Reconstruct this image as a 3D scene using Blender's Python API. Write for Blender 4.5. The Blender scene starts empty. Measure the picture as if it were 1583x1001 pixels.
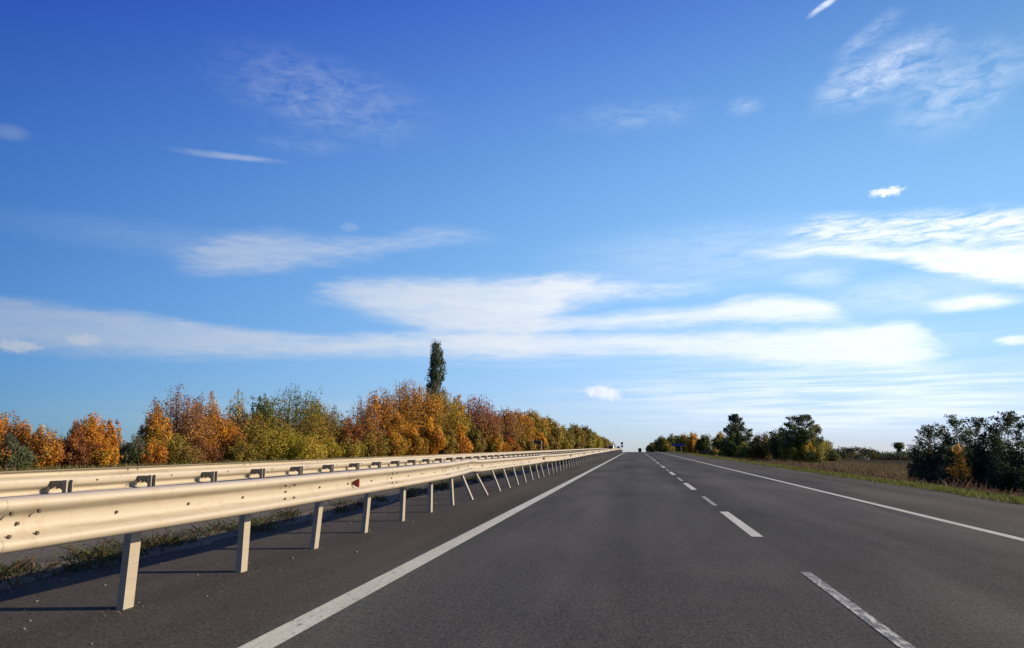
import bpy, math, random
import numpy as np
D = bpy.data; SC = bpy.context.scene; COL = SC.collection
R = math.radians
# ------------------------------------------------------------------ camera
cam = D.cameras.new('camera'); camo = D.objects.new('camera', cam); COL.objects.link(camo)
camo.location = (0, 0, 1.2)
camo.rotation_euler = (R(90 + 9.357), 0, R(9.331))
cam.sensor_width = 36; cam.lens = 1150 / 1583 * 36
cam.clip_start = .05; cam.clip_end = 20000
SC.camera = camo
SC.view_settings.view_transform = 'Standard'; SC.view_settings.look = 'None'
SC.view_settings.exposure = 0.75; SC.view_settings.gamma = 1
# ------------------------------------------------------------------ sun + sky
SUN_AZ, SUN_EL = 78.0, 22.0          # degrees clockwise from the road direction (+Y), above horizon
sun = D.lights.new('sun', 'SUN'); suno = D.objects.new('sun', sun); COL.objects.link(suno)
sun.energy = 5.0; sun.angle = R(.55); sun.color = (1, .80, .55)
suno.rotation_euler = (R(90 - SUN_EL), 0, R(180 - SUN_AZ) )
suno.location = (60, 10, 30)
world = D.worlds.new('World'); SC.world = world; world.use_nodes = True

class NT:
    """small helper to write node trees"""
    def __init__(s, tree): s.t = tree; s.n = tree.nodes; s.l = tree.links
    def N(s, typ, **kw):
        n = s.n.new(typ)
        for k, v in kw.items(): setattr(n, k, v)
        return n
    def put(s, sock, v):
        if v is None: return
        if isinstance(v, bpy.types.NodeSocket): s.l.new(v, sock)
        else: sock.default_value = v
    def math(s, op, a, b=None, c=None, clamp=False):
        n = s.N('ShaderNodeMath', operation=op, use_clamp=clamp)
        s.put(n.inputs[0], a); s.put(n.inputs[1], b); s.put(n.inputs[2], c)
        return n.outputs[0]
    def vmath(s, op, a, b=None, out=0):
        n = s.N('ShaderNodeVectorMath', operation=op); s.put(n.inputs[0], a); s.put(n.inputs[1], b)
        return n.outputs[out]
    def sep(s, v):
        n = s.N('ShaderNodeSeparateXYZ'); s.put(n.inputs[0], v); return n.outputs
    def comb(s, x, y, z=0.0):
        n = s.N('ShaderNodeCombineXYZ'); s.put(n.inputs[0], x); s.put(n.inputs[1], y); s.put(n.inputs[2], z); return n.outputs[0]
    def noise(s, v, scale, detail=4, rough=.55, dist=0, out='Fac'):
        n = s.N('ShaderNodeTexNoise'); s.put(n.inputs['Vector'], v)
        n.inputs['Scale'].default_value = scale; n.inputs['Detail'].default_value = detail
        n.inputs['Roughness'].default_value = rough; n.inputs['Distortion'].default_value = dist
        return n.outputs[out]
    def mapr(s, v, a, b, c=0.0, d=1.0, smooth=False):
        n = s.N('ShaderNodeMapRange'); n.clamp = True
        if smooth: n.interpolation_type = 'SMOOTHSTEP'
        for i, q in enumerate((v, a, b, c, d)): s.put(n.inputs[i], q)
        return n.outputs[0]
    def mapping(s, v, loc=(0,0,0), rot=(0,0,0), sc=(1,1,1), typ='POINT'):
        n = s.N('ShaderNodeMapping', vector_type=typ); s.put(n.inputs[0], v)
        n.inputs[1].default_value = loc; n.inputs[2].default_value = rot; n.inputs[3].default_value = sc
        return n.outputs[0]
    def mix(s, f, a, b, typ='MIX'):
        n = s.N('ShaderNodeMixRGB', blend_type=typ); s.put(n.inputs[0], f); s.put(n.inputs[1], a); s.put(n.inputs[2], b)
        return n.outputs[0]
    def curve(s, v, pts):
        n = s.N('ShaderNodeFloatCurve'); c = n.mapping.curves[0]
        while len(c.points) < len(pts): c.points.new(.5, .5)
        for p, (x, y) in zip(c.points, pts): p.location = (x, y); p.handle_type = 'AUTO'
        n.mapping.update(); s.put(n.inputs['Value'], v)
        return n.outputs[0]

BANDS = {
 'A':([(-46.4, 9.32), (-44.39, 9.43), (-40.81, 9.39), (-36.93, 9.13), (-32.76, 8.76), (-28.34, 8.31), (-24.64, 8.09), (-18.89, 8.47), (-13.93, 8.66), (-8.9, 8.39), (-5.89, 7.77)],
   [(-46.07, 6.01), (-44.08, 6.08), (-40.52, 5.99), (-36.69, 6.04), (-32.59, 6.06), (-28.23, 6.24), (-23.63, 6.44), (-18.84, 6.65), (-13.91, 6.77), (-8.9, 6.99), (-5.9, 7.38)]),
 'B':([(-26.61, 10.4), (-24.79, 11.55), (-22.92, 12.52), (-19.01, 12.93), (-13.99, 12.97), (-8.9, 13.16), (-4.82, 13.37), (-2.3, 13.02), (1.18, 12.46), (6.01, 12.04), (8.33, 11.52)],
   [(-26.6, 10.16), (-23.79, 10.3), (-21.85, 9.89), (-18.9, 9.01), (-13.92, 7.86), (-8.9, 7.89), (-5.88, 9.37), (-3.85, 10.43), (-0.85, 10.86), (2.11, 10.91), (5.97, 11.22), (8.33, 11.42)]),
 'C':([(-11.92, 8.63), (-8.9, 9.63), (-3.86, 10.08), (1.11, 10.21), (5.93, 10.31), (8.3, 10.95), (10.59, 10.94), (13.64, 10.26), (15.69, 9.15), (17.3, 8.58)],
   [(-11.92, 8.38), (-8.9, 8.29), (-3.88, 8.7), (1.07, 8.84), (4.92, 8.81), (10.46, 8.7), (14.82, 8.67), (17.29, 8.49)]),
 'D':([(-16.9, 7.82), (-13.93, 8.61), (-3.88, 8.5), (1.06, 8.54), (8.64, 8.41), (12.65, 8.39), (16.88, 8.52), (19.68, 8.53), (20.4, 7.95), (21.79, 6.55)],
   [(-16.89, 7.08), (-13.91, 6.97), (-8.9, 6.64), (-3.91, 6.76), (1.01, 6.73), (5.76, 6.37), (10.29, 5.65), (14.59, 5.26), (18.63, 5.13), (21.77, 6.34)]),
 'F':([(-36.0, 12.97), (-33.56, 14.27), (-31.0, 15.45), (-27.36, 15.94), (-24.03, 15.91), (-19.1, 16.0), (-17.1, 16.57), (-14.04, 16.76), (-10.95, 16.41), (-8.38, 15.88)],
   [(-35.99, 12.88), (-34.26, 12.06), (-31.66, 11.88), (-28.55, 12.26), (-23.92, 13.33), (-20.04, 14.11), (-16.05, 14.94), (-11.98, 15.42), (-8.38, 15.83)]),
 'G':([(7.06, 14.22), (10.78, 14.35), (13.92, 14.47), (16.88, 14.05), (19.29, 13.58), (23.11, 13.12), (26.08, 13.01), (28.32, 12.85)],
   [(7.06, 14.17), (10.75, 13.79), (15.14, 13.34), (18.42, 12.67), (20.72, 11.83), (22.91, 10.93), (25.79, 10.09), (27.97, 9.41)]),
 'H':([(10.41, 15.78), (13.16, 16.42), (17.03, 16.04), (19.48, 15.88), (23.33, 15.54), (25.5, 15.38), (28.51, 14.7)],
   [(10.39, 15.51), (12.6, 14.64), (15.19, 14.1), (19.28, 13.45), (26.02, 12.41), (28.24, 12.07)]),
}
PUFFS = {
 'I':(18.38,17.35,0.97,0.30,0),
 'J':(22.77,9.33,3.16,0.63,0),
 'K':(24.96,6.74,1.22,0.33,0),
 'L':(18.62,25.18,4.58,1.70,14),
 'M':(15.30,30.15,1.42,0.24,20),
 'N':(-24.47,25.51,8.18,2.71,-8),
 'X1':(-20.64,2.39,20.56,1.25,0),
 'X2':(1.02,7.27,23.60,1.27,0),
 'X3':(7.05,14.03,14.13,2.83,0),
 'X4':(-35.26,14.31,11.75,1.33,0),
 'O':(-31.11,20.63,4.09,0.27,1),
 'P1':(-43.14,6.36,1.20,0.37,0),
 'P2':(-39.56,7.04,0.99,0.39,0),
 'P3':(-2.38,4.04,1.27,0.49,-8),
 'Q':(0.55,24.60,5.54,1.09,0),
 'Q2':(9.03,24.47,1.33,0.62,0),
 'R':(13.40,11.90,2.64,0.82,0),
 'R2':(19.03,10.26,6.95,1.58,0),
 'S':(-44.88,19.71,1.28,0.55,0),
 'E1':(12.39,4.10,17.17,1.84,0),
 'E2':(14.39,2.23,15.02,1.35,0),
 'T':(-22.09,16.42,0.69,0.29,0),
 'U':(17.98,27.66,2.50,0.72,25),
 'V':(23.28,23.02,4.31,2.35,20),
 'W':(-25.77,21.99,3.44,0.64,0),
}

def build_sky():
    w = NT(world.node_tree); w.n.clear()
    gen = w.N('ShaderNodeTexCoord').outputs['Generated']
    x, y, z = w.sep(gen)
    lift = w.comb(x, y, w.math('MAXIMUM', w.math('ADD', z, .034), .02))
    sky = w.N('ShaderNodeTexSky', sky_type='NISHITA')
    sky.sun_disc = False; sky.sun_elevation = R(SUN_EL); sky.sun_rotation = R(SUN_AZ)
    sky.altitude = 100; sky.air_density = 1.0; sky.dust_density = .6; sky.ozone_density = 3.0
    w.l.new(lift, sky.inputs[0])
    hs = w.N('ShaderNodeHueSaturation'); hs.inputs['Saturation'].default_value = 1.25
    hs.inputs['Hue'].default_value = .505; hs.inputs['Value'].default_value = 1.0
    w.l.new(sky.outputs[0], hs.inputs['Color'])
    az = w.math('MULTIPLY', w.math('ARCTAN2', x, y), 57.29578)
    el = w.math('MULTIPLY', w.math('ARCSINE', z), 57.29578)
    ae = w.comb(az, el)
    # sky tint with lens vignetting painted in: deeper blue overhead and away from the sun (per-channel log factors)
    u = w.math('DIVIDE', w.math('MINIMUM', w.math('MAXIMUM', az, -48), 32), 45); v = w.math('DIVIDE', w.math('MINIMUM', w.math('MAXIMUM', el, -1), 34), 30)
    acc = None
    for f_, cf in ((1.0, (-.163, -.199, .123)), (u, (.186, .052, .128)), (v, (2.732, 2.29, .61)), (w.math('MULTIPLY', v, v), (-2.142, -1.859, -.375)),
                   (w.math('MULTIPLY', u, v), (-.08, .114, -.353)), (w.math('MULTIPLY', u, u), (-1.086, -.795, -.569))):
        t_ = w.vmath('MULTIPLY', w.comb(f_, f_, f_), cf)
        acc = t_ if acc is None else w.vmath('ADD', acc, t_)
    ax, ay, az_ = w.sep(acc)
    skyc = w.mix(1.0, hs.outputs[0], w.comb(w.math('EXPONENT', ax), w.math('EXPONENT', ay), w.math('EXPONENT', az_)), 'MULTIPLY')
    st = w.mapping(ae, sc=(.22, 1.1, 1))                       # stretched sideways: streaky cirrus
    n1 = w.noise(st, .55, 6, .62, out='Color')
    wrp = w.vmath('MULTIPLY', w.vmath('SUBTRACT', n1, (.5, .5, .5)), (4.0, 1.2, 0))
    aw = w.vmath('ADD', ae, wrp)
    fine = w.noise(w.mapping(ae, rot=(0, 0, R(-14)), sc=(.45, 2.4, 1)), .9, 8, .68, .4)
    soft = w.noise(w.mapping(ae, rot=(0, 0, R(-4)), sc=(.12, .8, 1)), 1.1, 5, .6)
    diag = w.noise(w.mapping(ae, rot=(0, 0, R(-28)), sc=(.6, 1.5, 1)), .8, 8, .66, .5)
    puffn = w.noise(w.mapping(ae, sc=(1, 1.6, 1)), 1.6, 6, .6)
    X, Y, _ = w.sep(aw)
    ux = w.mapr(X, -50, 40)
    dens = None
    def over(a, b):     # 1-(1-a)(1-b)
        if a is None: return b
        return w.math('SUBTRACT', 1.0, w.math('MULTIPLY', w.math('SUBTRACT', 1.0, a), w.math('SUBTRACT', 1.0, b)))
    # band: softness top/bottom in degrees, opacity, texture strength
    P = {'A': (.7, 1.3, .78, .3), 'B': (1.3, 1.8, .93, .28), 'C': (.8, .9, .92, .25), 'D': (.7, 1.2, .90, .28),
         'F': (1.7, 1.6, .62, .45), 'G': (.8, .6, 1.0, .25), 'H': (1.2, 1.0, .9, .95)}
    for k, (top, bot) in BANDS.items():
        ts, bs, op, tx = P[k]
        cu = []
        for pts in (top, bot):
            q = [((a + 50) / 90, e / 20) for a, e in pts]
            cu.append(w.math('MULTIPLY', w.curve(ux, [(0, q[0][1])] + q + [(1, q[-1][1])] if q[0][0] > .02 and q[-1][0] < .98 else q), 20.0))
        m = w.math('MULTIPLY', w.mapr(w.math('SUBTRACT', cu[0], Y), -.35, ts, smooth=True), w.mapr(w.math('SUBTRACT', Y, cu[1]), -.35, bs, smooth=True))
        a0, a1 = top[0][0], top[-1][0]
        if a0 > -43: m = w.math('MULTIPLY', m, w.mapr(X, a0 - .5, a0 + 5, smooth=True))
        if a1 < 26: m = w.math('MULTIPLY', m, w.mapr(X, a1 + .5, a1 - 4, smooth=True))
        t = w.mapr(fine if k in 'GH' else w.math('ADD', w.math('MULTIPLY', soft, .55), w.math('MULTIPLY', fine, .45)), .34, .58, 1 - tx, 1.0)
        if k == 'A': t = w.math('MULTIPLY', t, w.mapr(X, -44, -10, .8, 1.15))
        if k == 'B': t = w.math('MULTIPLY', t, w.mapr(X, -26, -5, .75, 1.15))
        edge = w.math('MULTIPLY', w.math('MULTIPLY', m, w.math('SUBTRACT', 1.0, m)), w.math('MULTIPLY', w.math('SUBTRACT', fine, .47), 5.0))
        m = w.math('ADD', m, edge, clamp=True)
        dens = over(dens, w.math('MULTIPLY', w.math('MULTIPLY', m, op), t, clamp=True))
    # puff: opacity, kind
    Q = {'I': (.95, 'p'), 'J': (.9, 'f'), 'K': (.9, 'f'), 'L': (.52, 'd'), 'M': (.8, 'f'), 'N': (.24, 'd'), 'O': (.42, 'f'),
         'P1': (.9, 'p'), 'P2': (.85, 'p'), 'P3': (1.0, 'p'), 'Q': (.16, 'd'), 'Q2': (.28, 'd'), 'R': (.35, 'f'),
         'R2': (.32, 'f'), 'S': (.2, 's'), 'X1': (.22, 'h'), 'X2': (.42, 'h'), 'X3': (.24, 'f'), 'X4': (.14, 'f'), 'E1': (.72, 'h'), 'E2': (.62, 'h'), 'T': (.16, 'p'), 'U': (.25, 'd'), 'V': (.3, 'd'), 'W': (.16, 'd')}
    aw2 = w.vmath('ADD', ae, w.vmath('MULTIPLY', w.vmath('SUBTRACT', n1, (.5, .5, .5)), (1.6, .6, 0)))
    pw = w.vmath('ADD', ae, w.vmath('MULTIPLY', w.vmath('SUBTRACT', w.noise(ae, 2.6, 6, .65, out='Color'), (.5, .5, .5)), (1.5, .85, 0)))
    hor = w.noise(w.mapping(ae, sc=(.09, 1.7, 1)), 1.3, 6, .6)
    for k, (a, e, ra, re, rot) in PUFFS.items():
        op, kd = Q[k]
        s_ = 1.25 if kd in 'dh' else 1.1
        v = w.mapping(pw if kd == 'p' else aw2, loc=(a, e, 0), rot=(0, 0, R(rot)), sc=(ra * s_, re * s_, 1), typ='TEXTURE')
        ln = w.vmath('LENGTH', v, out=1)
        if kd == 'p': m = w.math('MULTIPLY', w.mapr(ln, 1.25, .5, smooth=True), w.mapr(puffn, .3, .5, .55, 1.0))
        else: m = w.mapr(ln, 1.1, .2, smooth=True)
        if kd == 'd': m = w.math('MULTIPLY', m, w.mapr(diag, .36, .66, .0, 1.0))
        if kd == 'f': m = w.math('MULTIPLY', m, w.mapr(fine, .3, .55, .35, 1.0))
        if kd == 'h': m = w.math('MULTIPLY', m, w.mapr(hor, .38, .62, .05, 1.0))
        dens = over(dens, w.math('MULTIPLY', m, op))
    # cloud brightness rises towards the sun side (real clouds are lit from there)
    c = w.mix(w.mapr(az, -42, 20), (2.7, 3.1, 3.8, 1), (6.5, 6.8, 7.2, 1))
    col = w.mix(dens, skyc, c)
    bg = w.N('ShaderNodeBackground'); w.l.new(col, bg.inputs[0]); bg.inputs[1].default_value = .1
    out = w.N('ShaderNodeOutputWorld'); w.l.new(bg.outputs[0], out.inputs[0])
build_sky()
# ------------------------------------------------------------------ terrain profile
def zr(y):
    """height of the road along its length: level, then over the crest and down"""
    if y < 150: return 0.0
    if y < 200: return -7.7e-5 * (y - 150) ** 2
    if y < 700: return -.1925 - .0081 * (y - 200)
    return -4.2425 - .0145 * (y - 700)
def terr(x, y):
    z = zr(y)
    if x > 8.1:
        z -= .05 + .95 * min(1, max(0, (x - 8.6) / 5.0)) ** 1.2
        z -= .026 * max(0, min(x, 320) - 25)
    if x < -19: z -= .25 * min(1, (-19 - x) / 3)
    return z
# ------------------------------------------------------------------ helpers
def link(o, parent=None):
    COL.objects.link(o)
    if parent: o.parent = parent
    return o
def tag(o, label=None, cat=None, group=None, kind=None):
    if label: o['label'] = label
    if cat: o['category'] = cat
    if group: o['group'] = group
    if kind: o['kind'] = kind
    return o
def empty(name, loc=(0,0,0), rz=0):
    o = D.objects.new(name, None); o.empty_display_size = .3; o.location = loc; o.rotation_euler = (0, 0, rz)
    return link(o)
def mesh(name, verts, faces, mat=None, parent=None, smooth=False, loc=None):
    me = D.meshes.new(name); me.from_pydata([tuple(v) for v in verts], [], faces); me.update()
    if mat: me.materials.append(mat)
    if smooth: me.polygons.foreach_set('use_smooth', [True] * len(me.polygons))
    o = D.objects.new(name, me); link(o, parent)
    if loc: o.location = loc
    return o
class MB:
    def __init__(s): s.v = []; s.f = []
    def add(s, vs, fs):
        k = len(s.v); s.v += [tuple(p) for p in vs]; s.f += [tuple(i + k for i in f) for f in fs]
    def box(s, x0, x1, y0, y1, z0, z1):
        s.add([(x0,y0,z0),(x1,y0,z0),(x1,y1,z0),(x0,y1,z0),(x0,y0,z1),(x1,y0,z1),(x1,y1,z1),(x0,y1,z1)],
              [(0,3,2,1),(4,5,6,7),(0,1,5,4),(1,2,6,5),(2,3,7,6),(3,0,4,7)])
    def bevbox(s, x0, x1, y0, y1, z0, z1, b):
        """box with chamfered edges"""
        import bmesh
        bm = bmesh.new(); bmesh.ops.create_cube(bm, size=1)
        for v in bm.verts:
            v.co.x = x0 if v.co.x < 0 else x1; v.co.y = y0 if v.co.y < 0 else y1; v.co.z = z0 if v.co.z < 0 else z1
        bmesh.ops.bevel(bm, geom=bm.edges[:], offset=b, segments=2, affect='EDGES', profile=.6)
        bm.verts.index_update()
        s.add([tuple(v.co) for v in bm.verts], [tuple(v.index for v in f.verts) for f in bm.faces]); bm.free()
    def prism(s, poly, axis, a, b):
        """poly = 2-D outline, extruded along axis ('x','y','z') from a to b"""
        n = len(poly)
        def P(p, t): return {'x': (t, p[0], p[1]), 'y': (p[0], t, p[1]), 'z': (p[0], p[1], t)}[axis]
        s.add([P(p, a) for p in poly] + [P(p, b) for p in poly],
              [tuple(range(n))[::-1], tuple(range(n, 2*n))] + [(i, (i+1) % n, n + (i+1) % n, n + i) for i in range(n)])
    def cyl(s, c, r, axis, a, b, n=16, r2=None):
        r2 = r if r2 is None else r2
        def P(q, rr, t):
            u, v = c[0] + rr*math.cos(q), c[1] + rr*math.sin(q)
            return {'x': (t, u, v), 'y': (u, t, v), 'z': (u, v, t)}[axis]
        s.add([P(2*math.pi*i/n, r, a) for i in range(n)] + [P(2*math.pi*i/n, r2, b) for i in range(n)],
              [tuple(range(n))[::-1], tuple(range(n, 2*n))] + [(i, (i+1) % n, n + (i+1) % n, n + i) for i in range(n)])
    def build(s, name, mat, parent=None, smooth=False, loc=None):
        o = mesh(name, s.v, s.f, mat, parent, smooth, loc)
        import bmesh
        bm = bmesh.new(); bm.from_mesh(o.data); bmesh.ops.recalc_face_normals(bm, faces=bm.faces); bm.to_mesh(o.data); bm.free()
        return o
# ------------------------------------------------------------------ materials
def newmat(name, rough=.6, metal=0.0, col=None):
    m = D.materials.new(name); m.use_nodes = True
    t = NT(m.node_tree); b = m.node_tree.nodes['Principled BSDF']
    b.inputs['Roughness'].default_value = rough; b.inputs['Metallic'].default_value = metal
    if col: b.inputs['Base Color'].default_value = (*col, 1)
    return m, t, b
def bump(t, b, h, strength, dist):
    n = t.N('ShaderNodeBump'); n.inputs['Strength'].default_value = strength; n.inputs['Distance'].default_value = dist
    t.put(n.inputs['Height'], h); t.l.new(n.outputs[0], b.inputs['Normal'])
def wornmat(name, col, dirt, rough=.5, metal=0.0, amount=.5, scale=3):
    m, t, b = newmat(name, rough, metal)
    p = t.N('ShaderNodeTexCoord').outputs['Object']
    n = t.noise(p, scale, 6, .65)
    c = t.mix(t.mapr(n, .35, .7, 0, amount), (*col, 1), (*dirt, 1))
    t.l.new(c, b.inputs['Base Color'])
    t.put(b.inputs['Roughness'], t.mapr(n, .3, .7, rough - .08, rough + .15))
    return m

def mat_asphalt():
    m, t, b = newmat('asphalt', .82)
    p = t.N('ShaderNodeTexCoord').outputs['Object']
    x, y, z = t.sep(p)
    agg = t.N('ShaderNodeTexVoronoi'); t.l.new(p, agg.inputs['Vector']); agg.inputs['Scale'].default_value = 70
    stone = t.sep(agg.outputs['Color'])[0]
    sp = t.noise(p, 38, 4, .7)
    sp2 = t.noise(p, 9, 3, .6)
    streak = t.noise(t.mapping(p, sc=(1.1, .035, 1)), 1.0, 5, .55, .2)
    blotch = t.noise(t.mapping(p, sc=(.45, .12, 1)), 1.0, 5, .6, .5)
    wheel = t.math('ADD', t.math('MULTIPLY', t.math('COSINE', t.math('MULTIPLY', t.math('ADD', x, 1.18), 3.37)), .5), .5)
    v = t.math('ADD', t.math('MULTIPLY', t.mapr(sp, .36, .64, -1, 1), .42), t.math('MULTIPLY', t.mapr(stone, 0, 1, -1, 1), .16))
    v = t.math('ADD', v, t.math('MULTIPLY', t.mapr(sp2, .3, .7, -1, 1), .10))
    v = t.math('ADD', v, t.math('MULTIPLY', t.mapr(streak, .3, .7, -1, 1), .26))
    v = t.math('ADD', v, t.math('MULTIPLY', t.mapr(blotch, .3, .7, -1, 1), .22))
    v = t.math('ADD', v, t.math('MULTIPLY', t.math('SUBTRACT', wheel, .5), .20))
    v = t.math('MAXIMUM', t.math('ADD', v, 1.0), .1)
    # bright stone chips, dark bitumen pits
    chip = t.mapr(stone, .965, .985)
    # zones across the road
    left = t.mapr(x, -2.3, -2.7)           # left hard shoulder: browner, smoother
    right = t.mapr(x, 5.1, 5.5)            # right hard shoulder: lighter warm grey
    far = t.mapr(t.math('ADD', x, t.math('MULTIPLY', t.math('SUBTRACT', sp2, .5), .5)), -5.55, -5.75)
    c = t.mix(t.mapr(blotch, .35, .6), (.040, .0425, .0415, 1), (.053, .0555, .0525, 1))
    c = t.mix(left, c, (.043, .039, .033, 1))
    c = t.mix(right, c, (.053, .0515, .046, 1))
    c = t.mix(far, c, (.082, .076, .068, 1))
    # bluish seal patches along the right edge line
    seal = t.math('MULTIPLY', t.mapr(t.noise(t.mapping(p, sc=(.9, .07, 1)), 1.3, 5, .6, .6), .56, .64), t.math('MULTIPLY', t.mapr(x, 3.2, 4.4), t.mapr(x, 7.0, 6.0)))
    c = t.mix(t.math('MULTIPLY', seal, .75), c, (.024, .025, .034, 1))
    pit = t.math('MULTIPLY', t.mapr(t.noise(p, 24, 3, .8), .56, .66), .85)
    c = t.mix(pit, c, (.010, .010, .011, 1))
    ck = t.N('ShaderNodeTexVoronoi', feature='DISTANCE_TO_EDGE'); ck.inputs['Scale'].default_value = .33
    t.l.new(t.vmath('ADD', t.mapping(p, sc=(1, .55, 1)), t.vmath('MULTIPLY', t.noise(p, 1.6, 5, .6, out='Color'), (.9, .9, 0))), ck.inputs['Vector'])
    crack = t.math('MULTIPLY', t.mapr(ck.outputs['Distance'], .006, .0), t.mapr(t.noise(p, .22, 3, .5), .50, .62, 0, .6))
    c = t.mix(crack, c, (.012, .012, .013, 1))
    seam = t.math('MULTIPLY', t.mapr(t.math('ABSOLUTE', t.math('SUBTRACT', x, 1.42)), .05, .0), .15)
    c = t.mix(seam, c, (.028, .028, .030, 1))
    c = t.mix(1.0, c, t.comb(v, v, v), 'MULTIPLY')
    c = t.mix(t.math('MULTIPLY', chip, .45), c, (.12, .11, .10, 1))
    t.l.new(c, b.inputs['Base Color'])
    t.put(b.inputs['Roughness'], t.mapr(sp, .3, .7, .85, 1.0))
    b.inputs['Specular IOR Level'].default_value = .12
    bump(t, b, t.math('ADD', sp, t.math('MULTIPLY', stone, .5)), .55, .006)
    return m
def mat_paint(worn, name):
    m, t, b = newmat(name, .6)
    p = t.N('ShaderNodeTexCoord').outputs['Object']
    n = t.noise(p, 30, 5, .7); n2 = t.noise(t.mapping(p, sc=(3, .5, 1)), 1.5, 4, .6)
    f = t.math('ADD', t.math('MULTIPLY', n, .7), t.math('MULTIPLY', n2, .3))
    f2 = t.noise(t.mapping(p, sc=(16, 5, 1)), 1.3, 5, .65)
    c = t.mix(t.mapr(f, .42, .58), (.33, .33, .28, 1), (.46, .47, .40, 1))
    c = t.mix(t.mapr(f2, worn + .03, worn - .10), c, (.10, .095, .09, 1))
    t.l.new(c, b.inputs['Base Color'])
    bump(t, b, n, .3, .003)
    return m
def mat_ground():
    m, t, b = newmat('ground_soil', .95)
    p = t.N('ShaderNodeTexCoord').outputs['Object']
    x, y, z = t.sep(p)
    n = t.noise(p, .35, 6, .65); n2 = t.noise(p, 6, 5, .7); n3 = t.noise(t.mapping(p, sc=(.02, .3, 1)), 1.0, 5, .6)
    c = t.mix(t.mapr(n, .35, .65), (.055, .060, .022, 1), (.115, .082, .050, 1))
    c = t.mix(t.mapr(n2, .4, .7, 0, .6), c, (.075, .060, .035, 1))
    fld = t.mix(t.mapr(n3, .35, .65), (.036, .031, .026, 1), (.052, .046, .039, 1))
    c = t.mix(t.mapr(x, 30, 42), c, fld)
    t.l.new(c, b.inputs['Base Color'])
    b.inputs['Specular IOR Level'].default_value = 0.0
    bump(t, b, n2, .6, .05)
    return m
def mat_leaf():
    m, t, b = newmat('leaves', .65)
    at = t.N('ShaderNodeAttribute', attribute_name='tint')
    t.l.new(at.outputs['Color'], b.inputs['Base Color'])
    b.inputs['Specular IOR Level'].default_value = .25
    tr = t.N('ShaderNodeBsdfTranslucent'); t.l.new(at.outputs['Color'], tr.inputs[0])
    mx = t.N('ShaderNodeMixShader'); mx.inputs[0].default_value = .36
    t.l.new(b.outputs[0], mx.inputs[1]); t.l.new(tr.outputs[0], mx.inputs[2])
    t.l.new(mx.outputs[0], m.node_tree.nodes['Material Output'].inputs[0])
    return m
def mat_zinc(name, base, metal, rough):
    m, t, b = newmat(name, rough, metal)
    p = t.N('ShaderNodeTexCoord').outputs['Object']
    x, y, z = t.sep(p)
    n = t.noise(p, 7, 5, .6); g = t.noise(t.mapping(p, sc=(1, .35, 6)), 2.0, 6, .6)
    v = t.N('ShaderNodeTexVoronoi'); t.l.new(p, v.inputs['Vector']); v.inputs['Scale'].default_value = 55
    sp = t.sep(v.outputs['Color'])[0]
    c = t.mix(t.mapr(g, .35, .65), (*base, 1), (*[q * .86 for q in base], 1))
    c = t.mix(t.mapr(n, .56, .72, 0, .45), c, (base[0]*.72, base[1]*.64, base[2]*.52, 1))
    c = t.mix(t.math('MULTIPLY', sp, .07), c, (.3, .3, .3, 1))
    scuff = t.noise(t.mapping(p, sc=(1, .12, 3.5)), 3.0, 7, .72, .3)
    c = t.mix(t.mapr(scuff, .54, .66, 0, .5), c, (base[0]*.45, base[1]*.42, base[2]*.40, 1))
    drip = t.noise(t.mapping(p, sc=(1, 9, .5)), 1.2, 4, .6)
    c = t.mix(t.mapr(drip, .58, .72, 0, .28), c, (base[0]*.6, base[1]*.45, base[2]*.30, 1))
    t.l.new(c, b.inputs['Base Color'])
    t.put(b.inputs['Roughness'], t.mapr(g, .3, .7, rough - .06, rough + .12))
    bump(t, b, n, .12, .004)
    return m
M = dict(bracket=mat_zinc('shaded_bracket_steel', (.17, .15, .12), .2, .55), asphalt=mat_asphalt(), line=mat_paint(.40, 'edge_paint'), dash=mat_paint(.34, 'dash_paint'), thin=mat_paint(.56, 'worn_dash_paint'),  # bracket steel is darkened to carry the shade on its side plates
         ground=mat_ground(), leaf=mat_leaf(),
         zinc=mat_zinc('galvanised_beam', (.375, .333, .262), .15, .42), post=mat_zinc('galvanised_post', (.28, .25, .195), .05, .55),
         bolt=wornmat('bolt_steel', (.10, .085, .07), (.05, .03, .02), .5, .6),
         red=wornmat('red_reflector', (.22, .012, .008), (.06, .01, .01), .35),
         white_r=wornmat('white_reflector', (.75, .74, .70), (.5, .45, .4), .35),
         signback=wornmat('sign_back', (.045, .045, .045), (.03, .025, .02), .6),
         signblue=wornmat('blue_sign_face', (.012, .030, .19), (.02, .03, .12), .45, amount=.4),
         signshaded=wornmat('shaded_blue_sign_face', (.015, .022, .07), (.02, .02, .03), .5),  # blue face darkened in its colour, as the panels stand in shade
         pole=wornmat('sign_pole', (.22, .22, .21), (.12, .10, .08), .5, .3),
         bark=wornmat('bark', (.075, .055, .040), (.03, .024, .018), .9, scale=8),
         lorry=wornmat('dark_lorry_box', (.035, .035, .050), (.02, .02, .02), .5),
         tyre=wornmat('tyre', (.02, .02, .02), (.04, .035, .03), .85),
         tail=wornmat('tail_lamp', (.35, .02, .02), (.2, .01, .01), .3),
         white=wornmat('white_lorry_box', (.75, .75, .73), (.5, .48, .44), .5, amount=.3),
         cab=wornmat('dark_green_cab', (.018, .03, .018), (.03, .03, .02), .4),
         glass=newmat('dark_glass', .08, 0, (.02, .022, .025))[0],
         rubble=wornmat('rubble', (.13, .11, .095), (.05, .04, .035), .9, scale=20),
         median=wornmat('median_soil', (.10, .078, .058), (.045, .038, .028), .95, scale=9, amount=1.0))
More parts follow.
